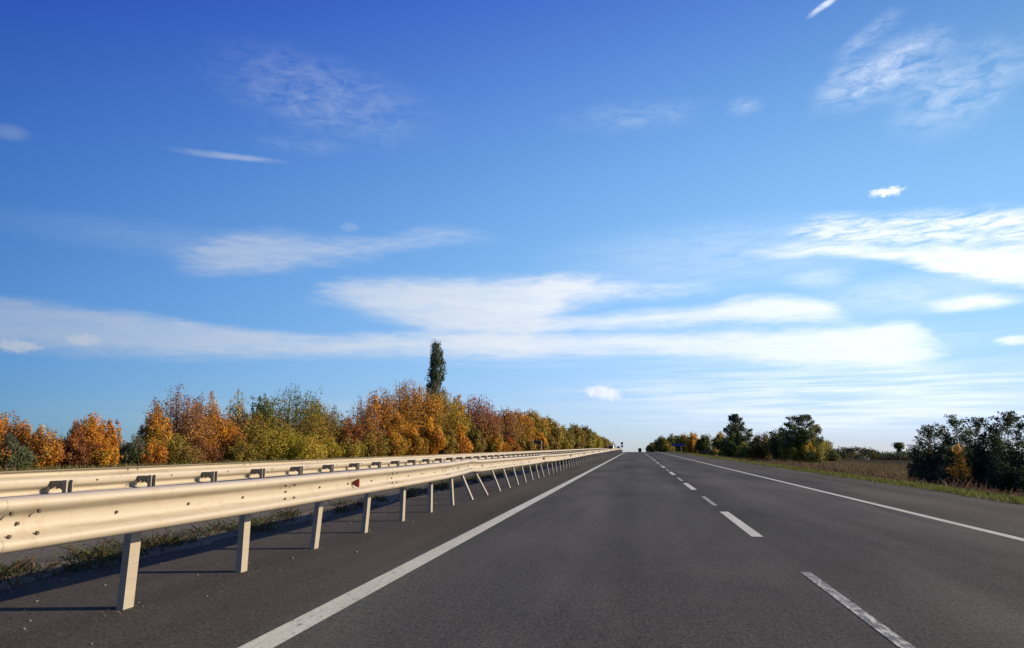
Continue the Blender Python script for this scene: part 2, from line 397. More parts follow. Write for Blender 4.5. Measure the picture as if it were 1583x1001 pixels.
# ------------------------------------------------------------------ ground, road, markings
YS = [-30, -10, 0, 10, 30, 60, 90, 120, 140, 150] + [155 + 5*i for i in range(10)] + [220, 250, 300, 350, 400, 450, 500, 600, 700, 900, 1400, 2200, 3500]
def strip(name, x0, x1, y0, y1, dz, mat, kind='structure', edge=None):
    ys = sorted(set([y0, y1] + [y for y in YS if y0 < y < y1]))
    v = []; f = []
    for i, y in enumerate(ys):
        z = zr(y) + dz
        v += [(x0, y, z), (x1, y, z)]
        if i: k = 2*i; f.append((k-2, k-1, k+1, k))
    o = mesh(name, v, f, mat); tag(o, kind=kind); return o
XS = [-900, -300, -120, -60, -40, -30, -22, -21, -20, -19.2, -18.9, -14, -5, 2, 7.9, 8.25, 8.6, 9.2, 10, 11, 12, 13, 14, 17, 20, 25, 30, 40, 60, 90, 140, 200, 260, 320, 500, 900, 1500]
v = []; f = []
for i, y in enumerate(YS):
    for j, x in enumerate(XS):
        z = terr(x, y)
        if -19.1 < x < 8.1: z = zr(y) - .04
        elif x == 8.25: z = zr(y) - .035
        v.append((x, y, z))
        if i and j:
            n = len(XS); k = i*n + j
            f.append((k-n-1, k-n, k, k-1))
ground = tag(mesh('ground', v, f, M['ground'], smooth=True), kind='structure')
strip('road', -18.8, 8.15, -28, 1000, 0, M['asphalt'])
strip('edge_marking', -2.40, -2.19, -28, 900, .0035, M['line'])
strip('edge_marking', 4.87, 5.02, -28, 900, .0035, M['line'])
strip('edge_marking', -9.15, -8.97, -28, 900, .0035, M['line'])
def dashes():
    mb = MB(); mt = MB()
    for k in range(-2, 60):
        y = 10.75 + 11.2*k
        for (b, y0, ln, w) in ((mb, y, 3.95, .155), (mt, y + 5.35 + .1, 2.85, .095)):
            ys = [y0, y0 + ln]
            for (a, c) in zip(ys, ys[1:]):
                b.add([(1.585-w/2, a, zr(a)+.0035), (1.585+w/2, a, zr(a)+.0035), (1.585+w/2, c, zr(c)+.0035), (1.585-w/2, c, zr(c)+.0035)], [(0,1,2,3)])
    a = mesh('dashed_marking', mb.v, mb.f, M['dash']); tag(a, kind='structure')
    a = mesh('dashed_marking', mt.v, mt.f, M['thin']); tag(a, kind='structure')
dashes()
def median_strip():
    rn = random.Random(3); v = []; f = []
    ys = np.arange(-8, 200, .35)
    for i, y in enumerate(ys):
        a = -5.35 + .10*math.sin(y*1.7) + rn.uniform(-.09, .09); c = -6.15 + rn.uniform(-.12, .12)
        z = zr(y)
        v += [(c, y, z+.004), ((a+c)/2 - .1, y, z + .02 + rn.uniform(0, .03)), ((a+c)/2 + .15, y, z + .018 + rn.uniform(0, .02)), (a, y, z+.004)]
        if i:
            k = 4*i
            for j in range(3): f.append((k-4+j, k-3+j, k+1+j, k+j))
    tag(mesh('median_soil', v, f, M['median'], smooth=True), kind='structure')
median_strip()
# ------------------------------------------------------------------ guardrails
WP = [(.012,.156),(.036,.154),(.060,.147),(.076,.134),(.083,.116),(.082,.098),(.070,.082),(.044,.068),(.018,.054),(.004,.040),(.0,.016),(.0,.0)]
WP = WP + [(x, -z) for x, z in WP[-2::-1]]
def interp(tab, y):
    if y <= tab[0][0]: return tab[0][1]
    for (a, p), (b, q) in zip(tab, tab[1:]):
        if y <= b: return p + (q - p) * (y - a) / (b - a)
    return tab[-1][1]
def beam(name, y0, y1, xf, zt, sgn, parent, off):
    """one W-profile rail length; xf/zt give face position and top height along the road"""
    n = max(1, int((y1 - y0) / .45)) if y0 < 45 else 2
    T = .004; prof = WP; m = len(prof); v = []; f = []
    nrm = []
    for i in range(m):
        a = prof[max(0, i-1)]; b = prof[min(m-1, i+1)]
        d = (b[0]-a[0], b[1]-a[1]); L = math.hypot(*d); nrm.append((-d[1]/L, d[0]/L))
    for s in range(n + 1):
        y = y0 + (y1 - y0) * s / n
        X = xf(y) - sgn*.083; zc = zr(y) + zt(y) - .156
        o_ = off * .35
        for (px, pz) in prof: v.append((X + sgn*(px + o_), y, zc + pz))
        for (px, pz), (nx, nz) in zip(prof, nrm): v.append((X + sgn*(px + o_ - nx*T), y, zc + pz - nz*T))
    st = 2*m
    for s in range(n):
        for i in range(m-1):
            a = s*st + i
            f.append((a, a+1, a+st+1, a+st)); a += m; f.append((a, a+st, a+st+1, a+1))
        for i in (0, m-1):
            a = s*st + i; f.append((a, a+st, a+st+m, a+m))
    if sgn < 0: f = [q[::-1] for q in f]
    me = mesh(name, v, f, M['zinc'], parent, smooth=True)
    import bmesh
    bm = bmesh.new(); bm.from_mesh(me.data); bmesh.ops.recalc_face_normals(bm, faces=bm.faces); bm.to_mesh(me.data); bm.free()
    return me
def cpost(name, parent, y, xb, xt, top, sgn, mat, web_front=True, lean_y=0.0):
    """C-channel post at y; foot at xb, head at xt; depth .12 along the road, flanges .055"""
    w, fl, t = .12, .058, .006
    # outline in plan, web on the +X side
    out = [(0,0),(0,w),(-fl,w),(-fl,w-.016),(-fl+t,w-.016),(-fl+t,w-t),(-t,w-t),(-t,t),(-fl+t,t),(-fl+t,.016),(-fl,.016),(-fl,0)]
    if not web_front: out = [(-fl - px, py) for px, py in out]
    zs = [-.15, .0, top*.5, top]; v = []; f = []; n = len(out)
    for z in zs:
        k = max(0, z) / top
        dx = (xt - xb) * k
        for (px, py) in out: v.append((dx + px, py + lean_y*k, z))
    for r in range(len(zs)-1):
        for i in range(n): f.append((r*n+i, r*n+(i+1)%n, (r+1)*n+(i+1)%n, (r+1)*n+i))
    f.append(tuple(range((len(zs)-1)*n, len(zs)*n)))
    o = mesh(name, v, f, mat, parent); o.location = (xb, y, zr(y))
    import bmesh
    bm = bmesh.new(); bm.from_mesh(o.data); bmesh.ops.recalc_face_normals(bm, faces=bm.faces); bm.to_mesh(o.data); bm.free()
    return o
def spacer(parent_post, dx0, dx1, z0, z1, y0, y1):
    """bent bracket between post head and beam (local to the post)"""
    a, b = min(dx0, dx1), max(dx0, dx1); mb = MB(); h = z1 - z0
    inner_is_a = abs(a - dx0) < 1e-6
    def arc(u):  # lower edge with an arched cut-out
        return z0 + h*(.30 + .26*math.sin(math.pi*min(1, max(0, (u-.05)/.9)))) 
    us = [i/8 for i in range(9)]
    poly = [(a + (b-a)*u, arc(u)) for u in us] + [(b, z1), (a, z1)]
    mb.prism(poly, 'y', y0, y0 + .006); mb.prism(poly, 'y', y1 - .006, y1)
    mb.box(a, b, y0 + .006, y1 - .006, z1 - .006, z1)
    return mb.build('bracket', M['bracket'], parent_post)
BOLT = {}
def bolt(parent, x, y, z, sgn, r):
    """one hexagonal bolt head; the copies share the mesh"""
    if (sgn, r) not in BOLT:
        mb = MB(); a, b = (-.002, .012) if sgn > 0 else (-.012, .002)
        mb.cyl((0, 0), r, 'x', a, b, 6); o = mb.build('bolt', M['bolt'], parent); BOLT[(sgn, r)] = o
    else: o = BOLT[(sgn, r)].copy(); link(o, parent)
    o.location = (x, y, z); return o
def bolts(parent, pts, sgn, r=.016):
    if pts[0][1] < (21 if sgn > 0 else 26):
        for p in pts: bolt(parent, *p, sgn, r)
        return
    mb = MB()
    for (x, y, z) in pts:
        a, b = (x - .002, x + .012) if sgn > 0 else (x - .012, x + .002)
        mb.cyl((y, z), r, 'x', a, b, 6)
    return tag(mb.build('bolts', M['bolt'], parent), kind='stuff')

def guardrail_near():
    root = empty('guardrail', (0, 0, 0))
    tag(root, 'pale steel crash barrier nearest the road, with red reflectors and some leaning bent posts', 'guardrail', 'crash barriers along the median')
    XF = [(-8,-3.45),(11,-3.45),(14,-3.50),(16.2,-3.66),(17.6,-3.83),(19.2,-3.88),(22,-3.86),(26,-3.80),(29.5,-3.76),(31,-3.64),(33,-3.54),(38,-3.50),(60,-3.48),(300,-3.48)]
    ZT = [(-8,.925),(3,.925),(6.5,.902),(14,.905),(17.4,.915),(18.4,.885),(19.2,.868),(29.5,.852),(30.6,.885),(33,.865),(44,.855),(60,.885),(300,.875)]
    xf = lambda y: interp(XF, y); zt = lambda y: interp(ZT, y)
    LEAN = {15.5:.06, 17.4:.36, 18.9:.46, 20.5:.32, 22.3:.20, 23.9:.16, 25.6:.12, 27.2:.07, 29:.03}
    S = 1.685; y = 5.32 - 4*S; k = -4; posts = []; std = None; rest = []
    # beams of two posts each, lapped
    yb = 7.14 + .12 - 4*S
    for i in range(62):
        a = yb + i*2*S
        if a > 204: break
        b = beam('rail_beam', a - .16, min(a + 2*S + .16, 205.3), xf, zt, 1, root, .006 if i % 2 else 0.0)
        pts = []
        if a < 70:
            xx = xf(a) - .083; zc = zr(a) + zt(a) - .156; o = .006 if i % 2 else .0
            for dy in (-.10, .10):
                for dz in (.062, -.062): pts.append((xf(a) - .083 + .052, a + dy, zc + dz))
            pts.append((xx + .004, a, zc))
            for q in (.5, 1.5, 1.0): 
                yy = a + q*S; pts.append((xf(yy) - .083 + .003, yy, zr(yy) + zt(yy) - .156))
            bolts(b, pts, 1, .0115)
    n = 0
    while y < 205:
        ln = 0
        for ky, l in LEAN.items():
            if abs(ky - y) < .84: ln = l
        xb = interp([(0,-3.81),(16,-3.77),(18,-3.69),(300,-3.70)], y)
        top = zt(y) - .10
        xt = min(xb + .04, xf(y) - .26) if ln == 0 else xb - ln
        xt = min(xt, xf(y) - .095)
        posts.append((y, xb, xt, top)); y += S
    vis = [p for p in posts][:100]; far = posts[100:]
    rn = random.Random(5)
    for (y, xb, xt, top) in vis:
        p = cpost('post', root, y - .06, xb + rn.uniform(-.012, .012), xt + rn.uniform(-.02, .02), top, 1, M['post'], lean_y=rn.uniform(-.015, .015))
        if y < 120:
            spacer(p, xt - xb + .002, xf(y) - .083 - xb - .004, top - .17, top - .012, .02, .10)
    if far:
        mb = MB()
        for (y, xb, xt, top) in far:
            mb.box(xb - .058, xb, y - .06, y - .054, zr(y), zr(y) + top); mb.box(xb - .006, xb, y - .054, y + .06, zr(y), zr(y) + top)
        tag(mb.build('posts', M['post'], root), kind='stuff')
    # reflectors
    for i in range(18):
        y = 9.1 + 10.72*i
        if y > 198: break
        white = i == 1
        if i == 1: y = 19.25
        mb = MB(); z = zr(y) + zt(y) - .156
        x = xf(y) - .083 + .004
        mb.prism([(y-.03, z), (y - .01, z+.012), (y - .004, z+.012), (y-.004, z-.012), (y-.01, z-.012)], 'x', x, x+.004)
        br = mb.build('reflector_bracket', M['zinc'], root)
        mb = MB()
        w0 = .085 if not white else .05
        mb.prism([(x + .0, z + .018), (x + w0, z + .058), (x + w0, z - .056), (x + .0, z - .018)], 'y', y - .004, y + .004)
        mb.build('reflector', M['white_r'] if white else M['red'], br)
        if not white:      # folded side face towards the lane
            mb = MB(); mb.prism([(y + .004, z + .055), (y + .034, z + .040), (y + .034, z - .038), (y + .004, z - .053)], 'x', x + w0 - .006, x + w0 - .002)
            mb.build('reflector_side', M['red'], br)
    return root
guardrail_near()
def guardrail_far():
    root = empty('guardrail', (-7.4, 0, 0))
    tag(root, 'second pale crash barrier behind the near one, showing its back with dark arched brackets', 'guardrail', 'crash barriers along the median')
    rt = D.objects.new('x', None)
    X0 = -7.4
    xf = lambda y: -.083 + 0*y; zt = lambda y: .905
    S = 1.70; y = 8.62 - 8*S; yb = 10.32 - 8*S
    i = 0
    while True:
        a = yb + i*2*S
        if a > 238: break
        b = beam('rail_beam', a - .16, a + 2*S + .16, xf, zt, -1, root, .006 if i % 2 else 0.0)
        if 0 < a < 75:
            zc = zr(a) + .905 - .156; pts = []
            for dy in (-.11, .11):
                for dz in (.112, .055, -.055, -.112): pts.append((-.050 if abs(dz) < .1 else -.082, a + dy, zc + dz))
            for q in (.5, 1.5): pts.append((.004, a + q*S, zc))
            bo = bolts(b, pts, 1, .013)
        i += 1
    n = 0; std = None; rest = []
    while y < 240:
        if n < 100:
            if std is None:
                std = cpost('post', root, y, .24, .24, .778, 1, M['post'], web_front=False)
                p = std
                spb = spacer(p, -.058, -.235, .61, .768, .0, .12); sm = spb
            else:
                p = std.copy(); link(p, root); p.location = (.24, y, zr(y))
                c = sm.copy(); link(c, p)
            n += 1
        else: rest.append(y)
        y += S
    mb = MB()
    for y in rest:
        mb.box(.18, .24, y, y + .006, zr(y), zr(y) + .778); mb.box(.18, .186, y + .006, y + .12, zr(y), zr(y) + .778)
        mb.box(.0, .18, y, y + .006, zr(y) + .66, zr(y) + .768)
    tag(mb.build('posts', M['post'], root), kind='stuff')
    return root
guardrail_far()
# ------------------------------------------------------------------ signs and lorries at the crest
def sign_board(name, label, x, y, w, h, zc, poles, face, back, thick=.05, facing=-1, rim=True, cat='road sign', zbase=None):
    zb = terr(x, y) if zbase is None else zbase
    r = empty(name, (x, y, zb)); tag(r, label, cat)
    z0 = zc - h/2 - zb; z1 = zc + h/2 - zb
    mb = MB(); mb.bevbox(-w/2, w/2, -thick/2, thick/2, z0, z1, .012); pn = mb.build('sign_panel', back, r)
    f = MB(); yy = facing*(thick/2 + .003); f.bevbox(-w/2 + .05, w/2 - .05, min(yy, yy+.004), max(yy, yy+.004), z0 + .05, z1 - .05, .0015); f.build('sign_face', face, pn)
    for px, pr in poles:
        mb = MB(); mb.cyl((px, -facing*(thick/2 + pr)), pr, 'z', -.3, z1 - .05, 12); mb.build('pole', M['pole'], r)
    return r
sign_board('direction_sign', 'wide blue road sign on two poles beside the road, in front of the trees', 9.0, 168, 2.75, .58, 1.55, [(-.72, .05), (.72, .05)], M['signblue'], M['signblue'])
r = sign_board('place_sign', 'dark sign board seen from behind on a thick pole, among orange bushes across the road', -19.4, 150.5, 1.75, .60, 2.1, [(.66, .13)], M['signback'], M['signback'], facing=1, thick=.08)
def priority_sign():
    x, y = -3.70, 206.4; zb = zr(y)
    r = empty('obstacle_sign', (x, y, zb)); tag(r, 'small square sign above a round sign on one pole, at the near barrier end', 'road sign')
    mb = MB(); mb.cyl((0, .05), .038, 'z', -.3, 2.42 - zb, 12); mb.build('pole', M['pole'], r)
    mb = MB(); mb.bevbox(-.31, .31, -.02, .012, 1.76 - zb, 2.38 - zb, .01); mb.build('square_panel', M['signshaded'], r)
    mb = MB(); mb.cyl((0, 1.28 - zb), .30, 'y', -.02, .012, 28); mb.build('round_panel', M['signshaded'], r)
    sign_board('small_sign', 'small low blue rectangular sign behind the far end of the barriers', -5.15, 226, .95, .50, 1.02, [(-.3, .04), (.3, .04)], M['signblue'], M['signblue'])
priority_sign()
def wheel(parent, x, y, z, r, w):
    mb = MB(); mb.cyl((y, z), r, 'x', x - w/2, x + w/2, 24); t = mb.build('wheel', M['tyre'], parent)
    mb = MB(); mb.cyl((y, z), r*.55, 'x', x - w/2 - .012, x + w/2 + .012, 16); mb.build('rim', M['pole'], t)
def lorry_away():
    y = 585; z = zr(y); r = empty('lorry', (2.95, y, z)); tag(r, 'dark box lorry driving away, small on the crest of the road', 'lorry')
    H = 3.35
    mb = MB(); mb.bevbox(-1.25, 1.25, 0, 7.0, .95, H, .05); b = mb.build('cargo_box', M['lorry'], r)
    mb = MB(); mb.bevbox(-1.17, -.02, -.03, .0, 1.05, H - .1, .01); mb.build('rear_door', M['lorry'], b)
    mb = MB(); mb.bevbox(.02, 1.17, -.03, .0, 1.05, H - .1, .01); mb.build('rear_door', M['lorry'], b)
    mb = MB(); mb.box(-.45, .45, .2, 9.0, .55, .95); mb.build('chassis', M['tyre'], r)
    mb = MB(); mb.bevbox(-1.2, 1.2, 7.3, 9.3, .6, 2.8, .12); mb.build('cab', M['cab'], r)
    mb = MB(); mb.bevbox(-1.2, 1.2, -.12, .0, .45, .62, .02); mb.build('bumper', M['tyre'], r)
    for s in (-1, 1):
        mb = MB(); mb.bevbox(s*1.0 - .15, s*1.0 + .15, -.10, -.02, .72, .88, .01); mb.build('tail_light', M['tail'], r)
        for yy in (1.6, 8.3): wheel(r, s*1.02, yy, .5, .5, .32)
lorry_away()
def lorry_coming():
    y = 430; z = zr(y); r = empty('lorry', (-14.1, y, z)); tag(r, 'oncoming lorry with dark green cab and taller white box, far off on the left carriageway', 'lorry')
    mb = MB(); mb.bevbox(-1.15, 1.05, 0, 2.1, .5, 3.75, .15); c = mb.build('cab', M['cab'], r)
    mb = MB(); mb.bevbox(-.95, .85, -.02, .02, 1.9, 2.8, .01); mb.build('windscreen', M['glass'], c)
    mb = MB(); mb.bevbox(-1.15, 1.50, 2.5, 15.0, 1.0, 4.15, .04); mb.build('cargo_box', M['white'], r)
    mb = MB(); mb.box(-.45, .45, .3, 14.6, .55, .98); mb.build('chassis', M['tyre'], r)
    for s in (-1, 1):
        mb = MB(); mb.bevbox(s*.8 - .16, s*.8 + .16, -.03, .01, .75, .95, .008); mb.build('headlight', M['white_r'], r)
        for yy in (1.3, 10.5, 12.2): wheel(r, s*.98, yy, .5, .5, .32)
lorry_coming()
# ------------------------------------------------------------------ vegetation
def quads_mesh(name, P4, C, mat, parent=None):
    """P4 (n,4,3) quads, C (n,3) linear colours"""
    n = len(P4); me = D.meshes.new(name)
    me.vertices.add(4*n); me.vertices.foreach_set('co', P4.reshape(-1).astype(np.float32))
    me.loops.add(4*n); me.loops.foreach_set('vertex_index', np.arange(4*n, dtype=np.int32))
    me.polygons.add(n); me.polygons.foreach_set('loop_start', np.arange(0, 4*n, 4, dtype=np.int32))
    me.update(calc_edges=True)
    at = me.color_attributes.new('tint', 'FLOAT_COLOR', 'POINT')
    c4 = np.ones((n, 4, 4), np.float32); c4[:, :, :3] = C[:, None, :]
    at.data.foreach_set('color', c4.reshape(-1))
    me.materials.append(mat); o = D.objects.new(name, me); link(o, parent); return o
def leaves(rg, P, size, C, out=None):
    n = len(P); nr = rg.normal(size=(n, 3))
    if out is not None: nr = nr*.7 + out
    nr /= np.linalg.norm(nr, axis=1)[:, None] + 1e-9
    a = np.cross(nr, rg.normal(size=(n, 3))); a /= np.linalg.norm(a, axis=1)[:, None] + 1e-9
    b = np.cross(nr, a); s = size[:, None]
    return np.stack([P - a*s*.62, P + b*s*.36, P + a*s*.62, P - b*s*.36], 1)
def tube(mb, p0, p1, r0, r1, n=5, bend=None):
    p0 = np.array(p0, float); p1 = np.array(p1, float); segs = 3
    d = p1 - p0; L = np.linalg.norm(d) + 1e-6; d /= L
    u = np.cross(d, (0, 0, 1) if abs(d[2]) < .9 else (1, 0, 0)); u /= np.linalg.norm(u); w = np.cross(d, u)
    v = []; f = []
    for s in range(segs + 1):
        t = s/segs; c = p0 + (p1 - p0)*t
        if bend is not None: c = c + bend*math.sin(math.pi*t)
        r = r0 + (r1 - r0)*t
        for i in range(n):
            q = 2*math.pi*i/n; v.append(tuple(c + u*r*math.cos(q) + w*r*math.sin(q)))
    for s in range(segs):
        for i in range(n): f.append((s*n+i, s*n+(i+1)%n, (s+1)*n+(i+1)%n, (s+1)*n+i))
    mb.add(v, f)
# palettes: (top colours, bottom colours); linear
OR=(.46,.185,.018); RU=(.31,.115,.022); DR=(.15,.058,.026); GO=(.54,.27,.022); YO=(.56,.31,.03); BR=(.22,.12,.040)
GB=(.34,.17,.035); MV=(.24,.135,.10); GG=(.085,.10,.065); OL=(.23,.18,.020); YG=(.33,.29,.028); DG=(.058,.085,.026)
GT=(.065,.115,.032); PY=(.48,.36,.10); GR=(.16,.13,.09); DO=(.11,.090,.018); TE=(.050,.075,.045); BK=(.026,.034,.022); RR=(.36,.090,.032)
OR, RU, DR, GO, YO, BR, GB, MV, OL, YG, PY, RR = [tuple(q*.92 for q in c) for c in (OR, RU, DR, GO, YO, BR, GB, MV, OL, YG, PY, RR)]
PAL = {
 'rust':([RU,BR,OR],[RU,DR]), 'brownorange':([GB,OR,GO],[RU,OR,BR,GB]), 'greygreen':([GG,GR],[GG,DG]), 'dustrust':([MV,OR,OR,PY],[RU,OR,GO]),
 'greybare':([GR],[GR]), 'darkrust':([DR,RU,BR],[DR,DR,RU]), 'orange':([YO,OR,OR],[OR,RU,OR]), 'gold':([YO,GO,OR],[GO,OR,OL]),
 'goldbrown':([GB,OR,GO],[GB,OL,GO]), 'mauve':([MV,MV,GB],[BR,OR,GB,DR]), 'greenbrown':([OL,BR,YG],[OL,DO,BR]), 'paleyellow':([PY,PY,YG],[OL,BR]),
 'darkolive':([OL,BR],[DO,OL]), 'greentop':([GT,GT,GT,OL],[OL,YG,GB,OL]), 'olivegold':([GB,OL,YG],[OL,GB,DO]), 'yellowgreen':([OL,YG,GB],[YG,YG,OL]),
 'yellowgreen2':([GB,YG],[YG,YO,OL]), 'greybrown':([GR,MV],[BR,DO]), 'orangebrown':([OR,GO,YO,OR,GB],[BR,OL,GO,OR]), 'darkbrowngold':([OR,GB,BR,GO],[OL,OL,BR,GO]),
 'goldgreen':([GO,YG,GB],[OL,DO,YG]), 'mauvebrown':([MV,BR,OR],[BR,OL,GB]), 'maroongreen':([DR,OL,GB],[BR,OL,YG]), 'yelloworange':([GO,YO,OR],[GO,YG,OR,OL]),
 'rustred':([RR,RR,MV],[RU,BR,GB]), 'rustorange':([OR,RR],[OR,RU,OL]), 'darkgreen2':([GT,OL,YG,GB],[OL,GT,YG]), 'olivegold2':([YG,OL,GB],[OL,YG]),
 'poplar':([DG,TE,GG],[DG,TE]), 'darkgreen':([GT,DG,OL],[DG,DO]), 'olivedark':([GT,OL,YG,GO],[DG,OL]), 'goldright':([GO,YO],[GO,YO,OL]), 'brownbush':([BR,GR],[BR,GR]),
 'locust':([TE,GT,GG],[GT,DG,OL]), 'greenright':([GT,YG],[OL,GT,YG]), 'darkrustgreen':([DO,BR,DG],[DG,DO]), 'locustdark':([GT,GG,DG],[DG,OL,YG]),
 'paleyellow2':([PY,YG],[OL,DG]), 'black':([BK,TE,DG],[BK,BK,DG]), 'goldsap':([GO,GO,YO],[GO,OR]),
}
def crown_r(shape, u):
    if shape in ('bush',): return (.72 + .28*math.sin(math.pi*min(1, u*1.6)))*(1 - u**1.5)**.72
    if shape == 'column': return min(1, .45 + 1.6*u) * (1 - u**3)**.5 if u < 1 else 0
    if shape == 'poplar': return min(1, .55 + 1.4*u) * (1 - max(0, (u-.35)/.65)**3.2)**.5 if u < 1 else 0
    if shape == 'cone': return (1 - u)**.75 * min(1, .5 + 3*u) + .05
    if shape == 'sapling': return (1 - u)**.8 * (1.3 if u < .3 else .6) + .04
    if shape == 'round': return math.sqrt(max(0, 1 - ((u - .42)/.58)**2)) if u > .42 else math.sqrt(max(0, 1 - ((u-.42)/.80)**2))
    if shape == 'umbrella': return max(0, 1 - ((u-.76)/.27)**2)**.9 if u > .49 else .05
    return (min(1, .62 + .9*u)) * (1 - u**2.2)**.68      # 'tree' and locusttree
def tree(i, x, y, ztop, W, shape, pal, sp, label, cat='tree', group=None):
    rg = np.random.default_rng(100 + i*7); rn = random.Random(i*13 + 1)
    zb = terr(x, y) - .05; H = ztop - zb; dist = math.hypot(x, y)
    name = {'poplar': 'poplar_tree', 'bush': 'bush'}.get(shape, 'tree')
    if name == 'bush': cat = 'bush'
    root = empty(name, (x, y, zb)); tag(root, label, cat, group)
    ls = max(.07, dist * .00155)
    if shape in ('locusttree',) and dist < 60: ls = .075
    base = {'bush': .02, 'round': .12, 'tree': .10, 'column': .05, 'poplar': .06, 'cone': .12, 'locusttree': .12, 'umbrella': .5, 'sapling': .42}[shape]
    if dist < 60 and shape == 'bush': base = .02
    if shape == 'umbrella': ls = .30
    topc, botc = PAL[pal]
    # clump centres
    nc = int({'bush': 70, 'column': 60, 'poplar': 240, 'umbrella': 34, 'sapling': 34}.get(shape, 105))
    if dist > 260 and shape != 'umbrella': nc = int(nc*.6)
    cs = []; 
    lob = [rn.uniform(.62, 1.18) for _ in range(7)]
    leaders = []; csig = None
    if shape in ('tree', 'bush', 'column', 'round', 'cone', 'locusttree'):
        K = {'cone': 34, 'locusttree': 30, 'tree': 38, 'bush': 28, 'column': 9, 'round': 62}[shape]
        w0 = {'cone': .105, 'locusttree': .115, 'tree': .135, 'bush': .13, 'column': .22, 'round': .125}[shape]*W
        csig = []; clead = []
        for k in range(K):
            q = rn.uniform(0, 2*math.pi); f = math.sqrt((k + .5*rn.random())/K); rad = f*W*.44
            if shape == 'tree': tip = H*(.56 + .44*(1 - f**2.4))*rn.uniform(.84, 1.0)
            elif shape == 'cone': tip = H*(1.0 - .62*f)*rn.uniform(.82, 1.0)
            elif shape == 'locusttree': tip = H*(.42 + .58*(1 - f**2.2))*rn.uniform(.72, 1.0)
            elif shape == 'bush': tip = H*(.45 + .55*(1 - f**1.8))*rn.uniform(.66, 1.0)
            elif shape == 'round': tip = H*math.sqrt(1 - (.84*f)**2)*rn.uniform(.93, 1.03)
            else: tip = H*(1 - .35*f)*rn.uniform(.72, 1.0)
            if k < 2: tip = H*.99
            tilt = rn.uniform(-.06, .06)*W
            if shape == 'round': tip += w0*.10
            leaders.append((q, rad, tip, tilt)); wl = w0*rn.uniform(.7, 1.25)
            ns_ = max(6, int(11*tip/H))
            for j in range(ns_):
                t = (.05 if shape in ('bush', 'round') else .12) + (.97 - .10)*(j + rn.random()*.8)/ns_; t = min(t, .985)
                s_ = math.sin(math.pi*min(1, t**.72*.98 + .01))**.55
                if shape == 'round': s_ = max(s_, .62)
                ho = rad*min(1, t*1.7)**.8
                a_ = rn.uniform(0, 2*math.pi); o_ = wl*s_*rn.uniform(.2, .95)
                cs.append((ho*math.cos(q) + o_*math.cos(a_) + tilt*t*t, ho*math.sin(q) + o_*math.sin(a_), tip*t))
                csig.append(max(wl*s_*.52, ls*.8)); clead.append(k)
        nc = len(cs)
    while len(cs) < nc:
        u = rn.random(); rr = crown_r(shape, u) ; q = rn.uniform(0, 2*math.pi)
        if rn.random() > rr + .12: continue
        k = math.sqrt(rn.uniform(.15, 1)) 
        lb = lob[int(q/(2*math.pi)*7) % 7]
        r = rr * k * lb * W/2
        top_l = .86 + .14*lb if shape != 'poplar' else 1
        cs.append((r*math.cos(q), r*math.sin(q), H*(base + (1-base)*u*top_l*.97)))
    cs = np.array(cs)
    # spiky shoots at the outline
    if shape in ('locusttree', 'cone'):
        ns = {'locusttree': 60, 'cone': 40, }[shape]
        sh = []
        for _ in range(ns):
            u = rn.uniform(.12, 1.0)**.8; q = rn.uniform(0, 2*math.pi); rr = (crown_r(shape, u) + .04)*W/2*rn.uniform(.62, 1.08)
            sh.append((rr*math.cos(q), rr*math.sin(q), min(H*1.0, H*(base + (1-base)*u) + rn.uniform(-.06, .10)*H)))
        shoots = np.array(sh)
    else: shoots = np.zeros((0, 3))
    area = W*H
    N = int(min(25000, max(900, 8.5*area/(ls*ls*.45)))) if shape != 'poplar' else int(min(16000, 9*area/(ls*ls*.45)))
    if dist < 60: N = int(min(26000, N*1.1))
    if shape == 'sapling': N = int(N*.24)
    N = int(N*min(1, sp*sp*1.0))
    sig = max(.24*W/ math.sqrt(nc/10), ls) * (1.15 if shape != 'locusttree' else .8)
    idx = rg.integers(0, nc, N)
    sc = rg.uniform(.5, 1.5, nc)[idx]
    G = rg.normal(size=(N, 3)); G /= np.maximum(1, np.linalg.norm(G, axis=1)/1.7)[:, None]
    if csig is not None:
        cg = np.array(csig); pr = cg**1.7; idx = rg.choice(nc, N, p=pr/pr.sum())
        P = cs[idx] + G * (cg[idx]*rg.uniform(.85, 1.2, nc)[idx])[:, None] * np.array([1, 1, 1.5])
    else: P = cs[idx] + G * (sig*sc)[:, None] * np.array([1, 1, 1.15 if shape != 'poplar' else 2.2])
    out = G.copy()
    ci = idx
    if len(shoots):
        near_c = np.array([int(np.argmin(((cs - s)**2).sum(1) + rg.uniform(0, .02*W*W, nc))) for s in shoots])
        m = int(N*(.42 if shape in ('tree', 'bush', 'column', 'round') else .34)); si = rg.integers(0, len(shoots), m)
        t = rg.uniform(-1.0, 1.0, m)*rg.uniform(.45, 1.25, len(shoots))[si]
        if shape in ('locusttree', 'cone', 'umbrella'):      # shoots reach outwards
            dr = shoots*np.array([1, 1, 0]); dr /= np.linalg.norm(dr, axis=1)[:, None] + 1e-6; dr = dr + np.array([0, 0, .55])
        else: dr = shoots*np.array([.25, .25, 0])/(W*.5) + np.array([0, 0, 1])
        S_ = shoots[si] + dr[si]*(t*.065*H)[:, None] + rg.normal(size=(m, 3))*(ls*.35 + .022*W)*(1 - .62*np.clip(t, -.4, 1))[:, None]
        P = np.concatenate([P, S_]); out = np.concatenate([out, rg.normal(size=(m, 3))*.3]); ci = np.concatenate([ci, near_c[si]])
    ok = (P[:, 2] > .03) & (P[:, 2] < H*1.05); P = P[ok]; out = out[ok]; ci = ci[ok]; n = len(P)
    radial = P*np.array([1, 1, .0]) / (W*.5); out = out*.62 + radial*.55 + np.array([0, 0, .2])
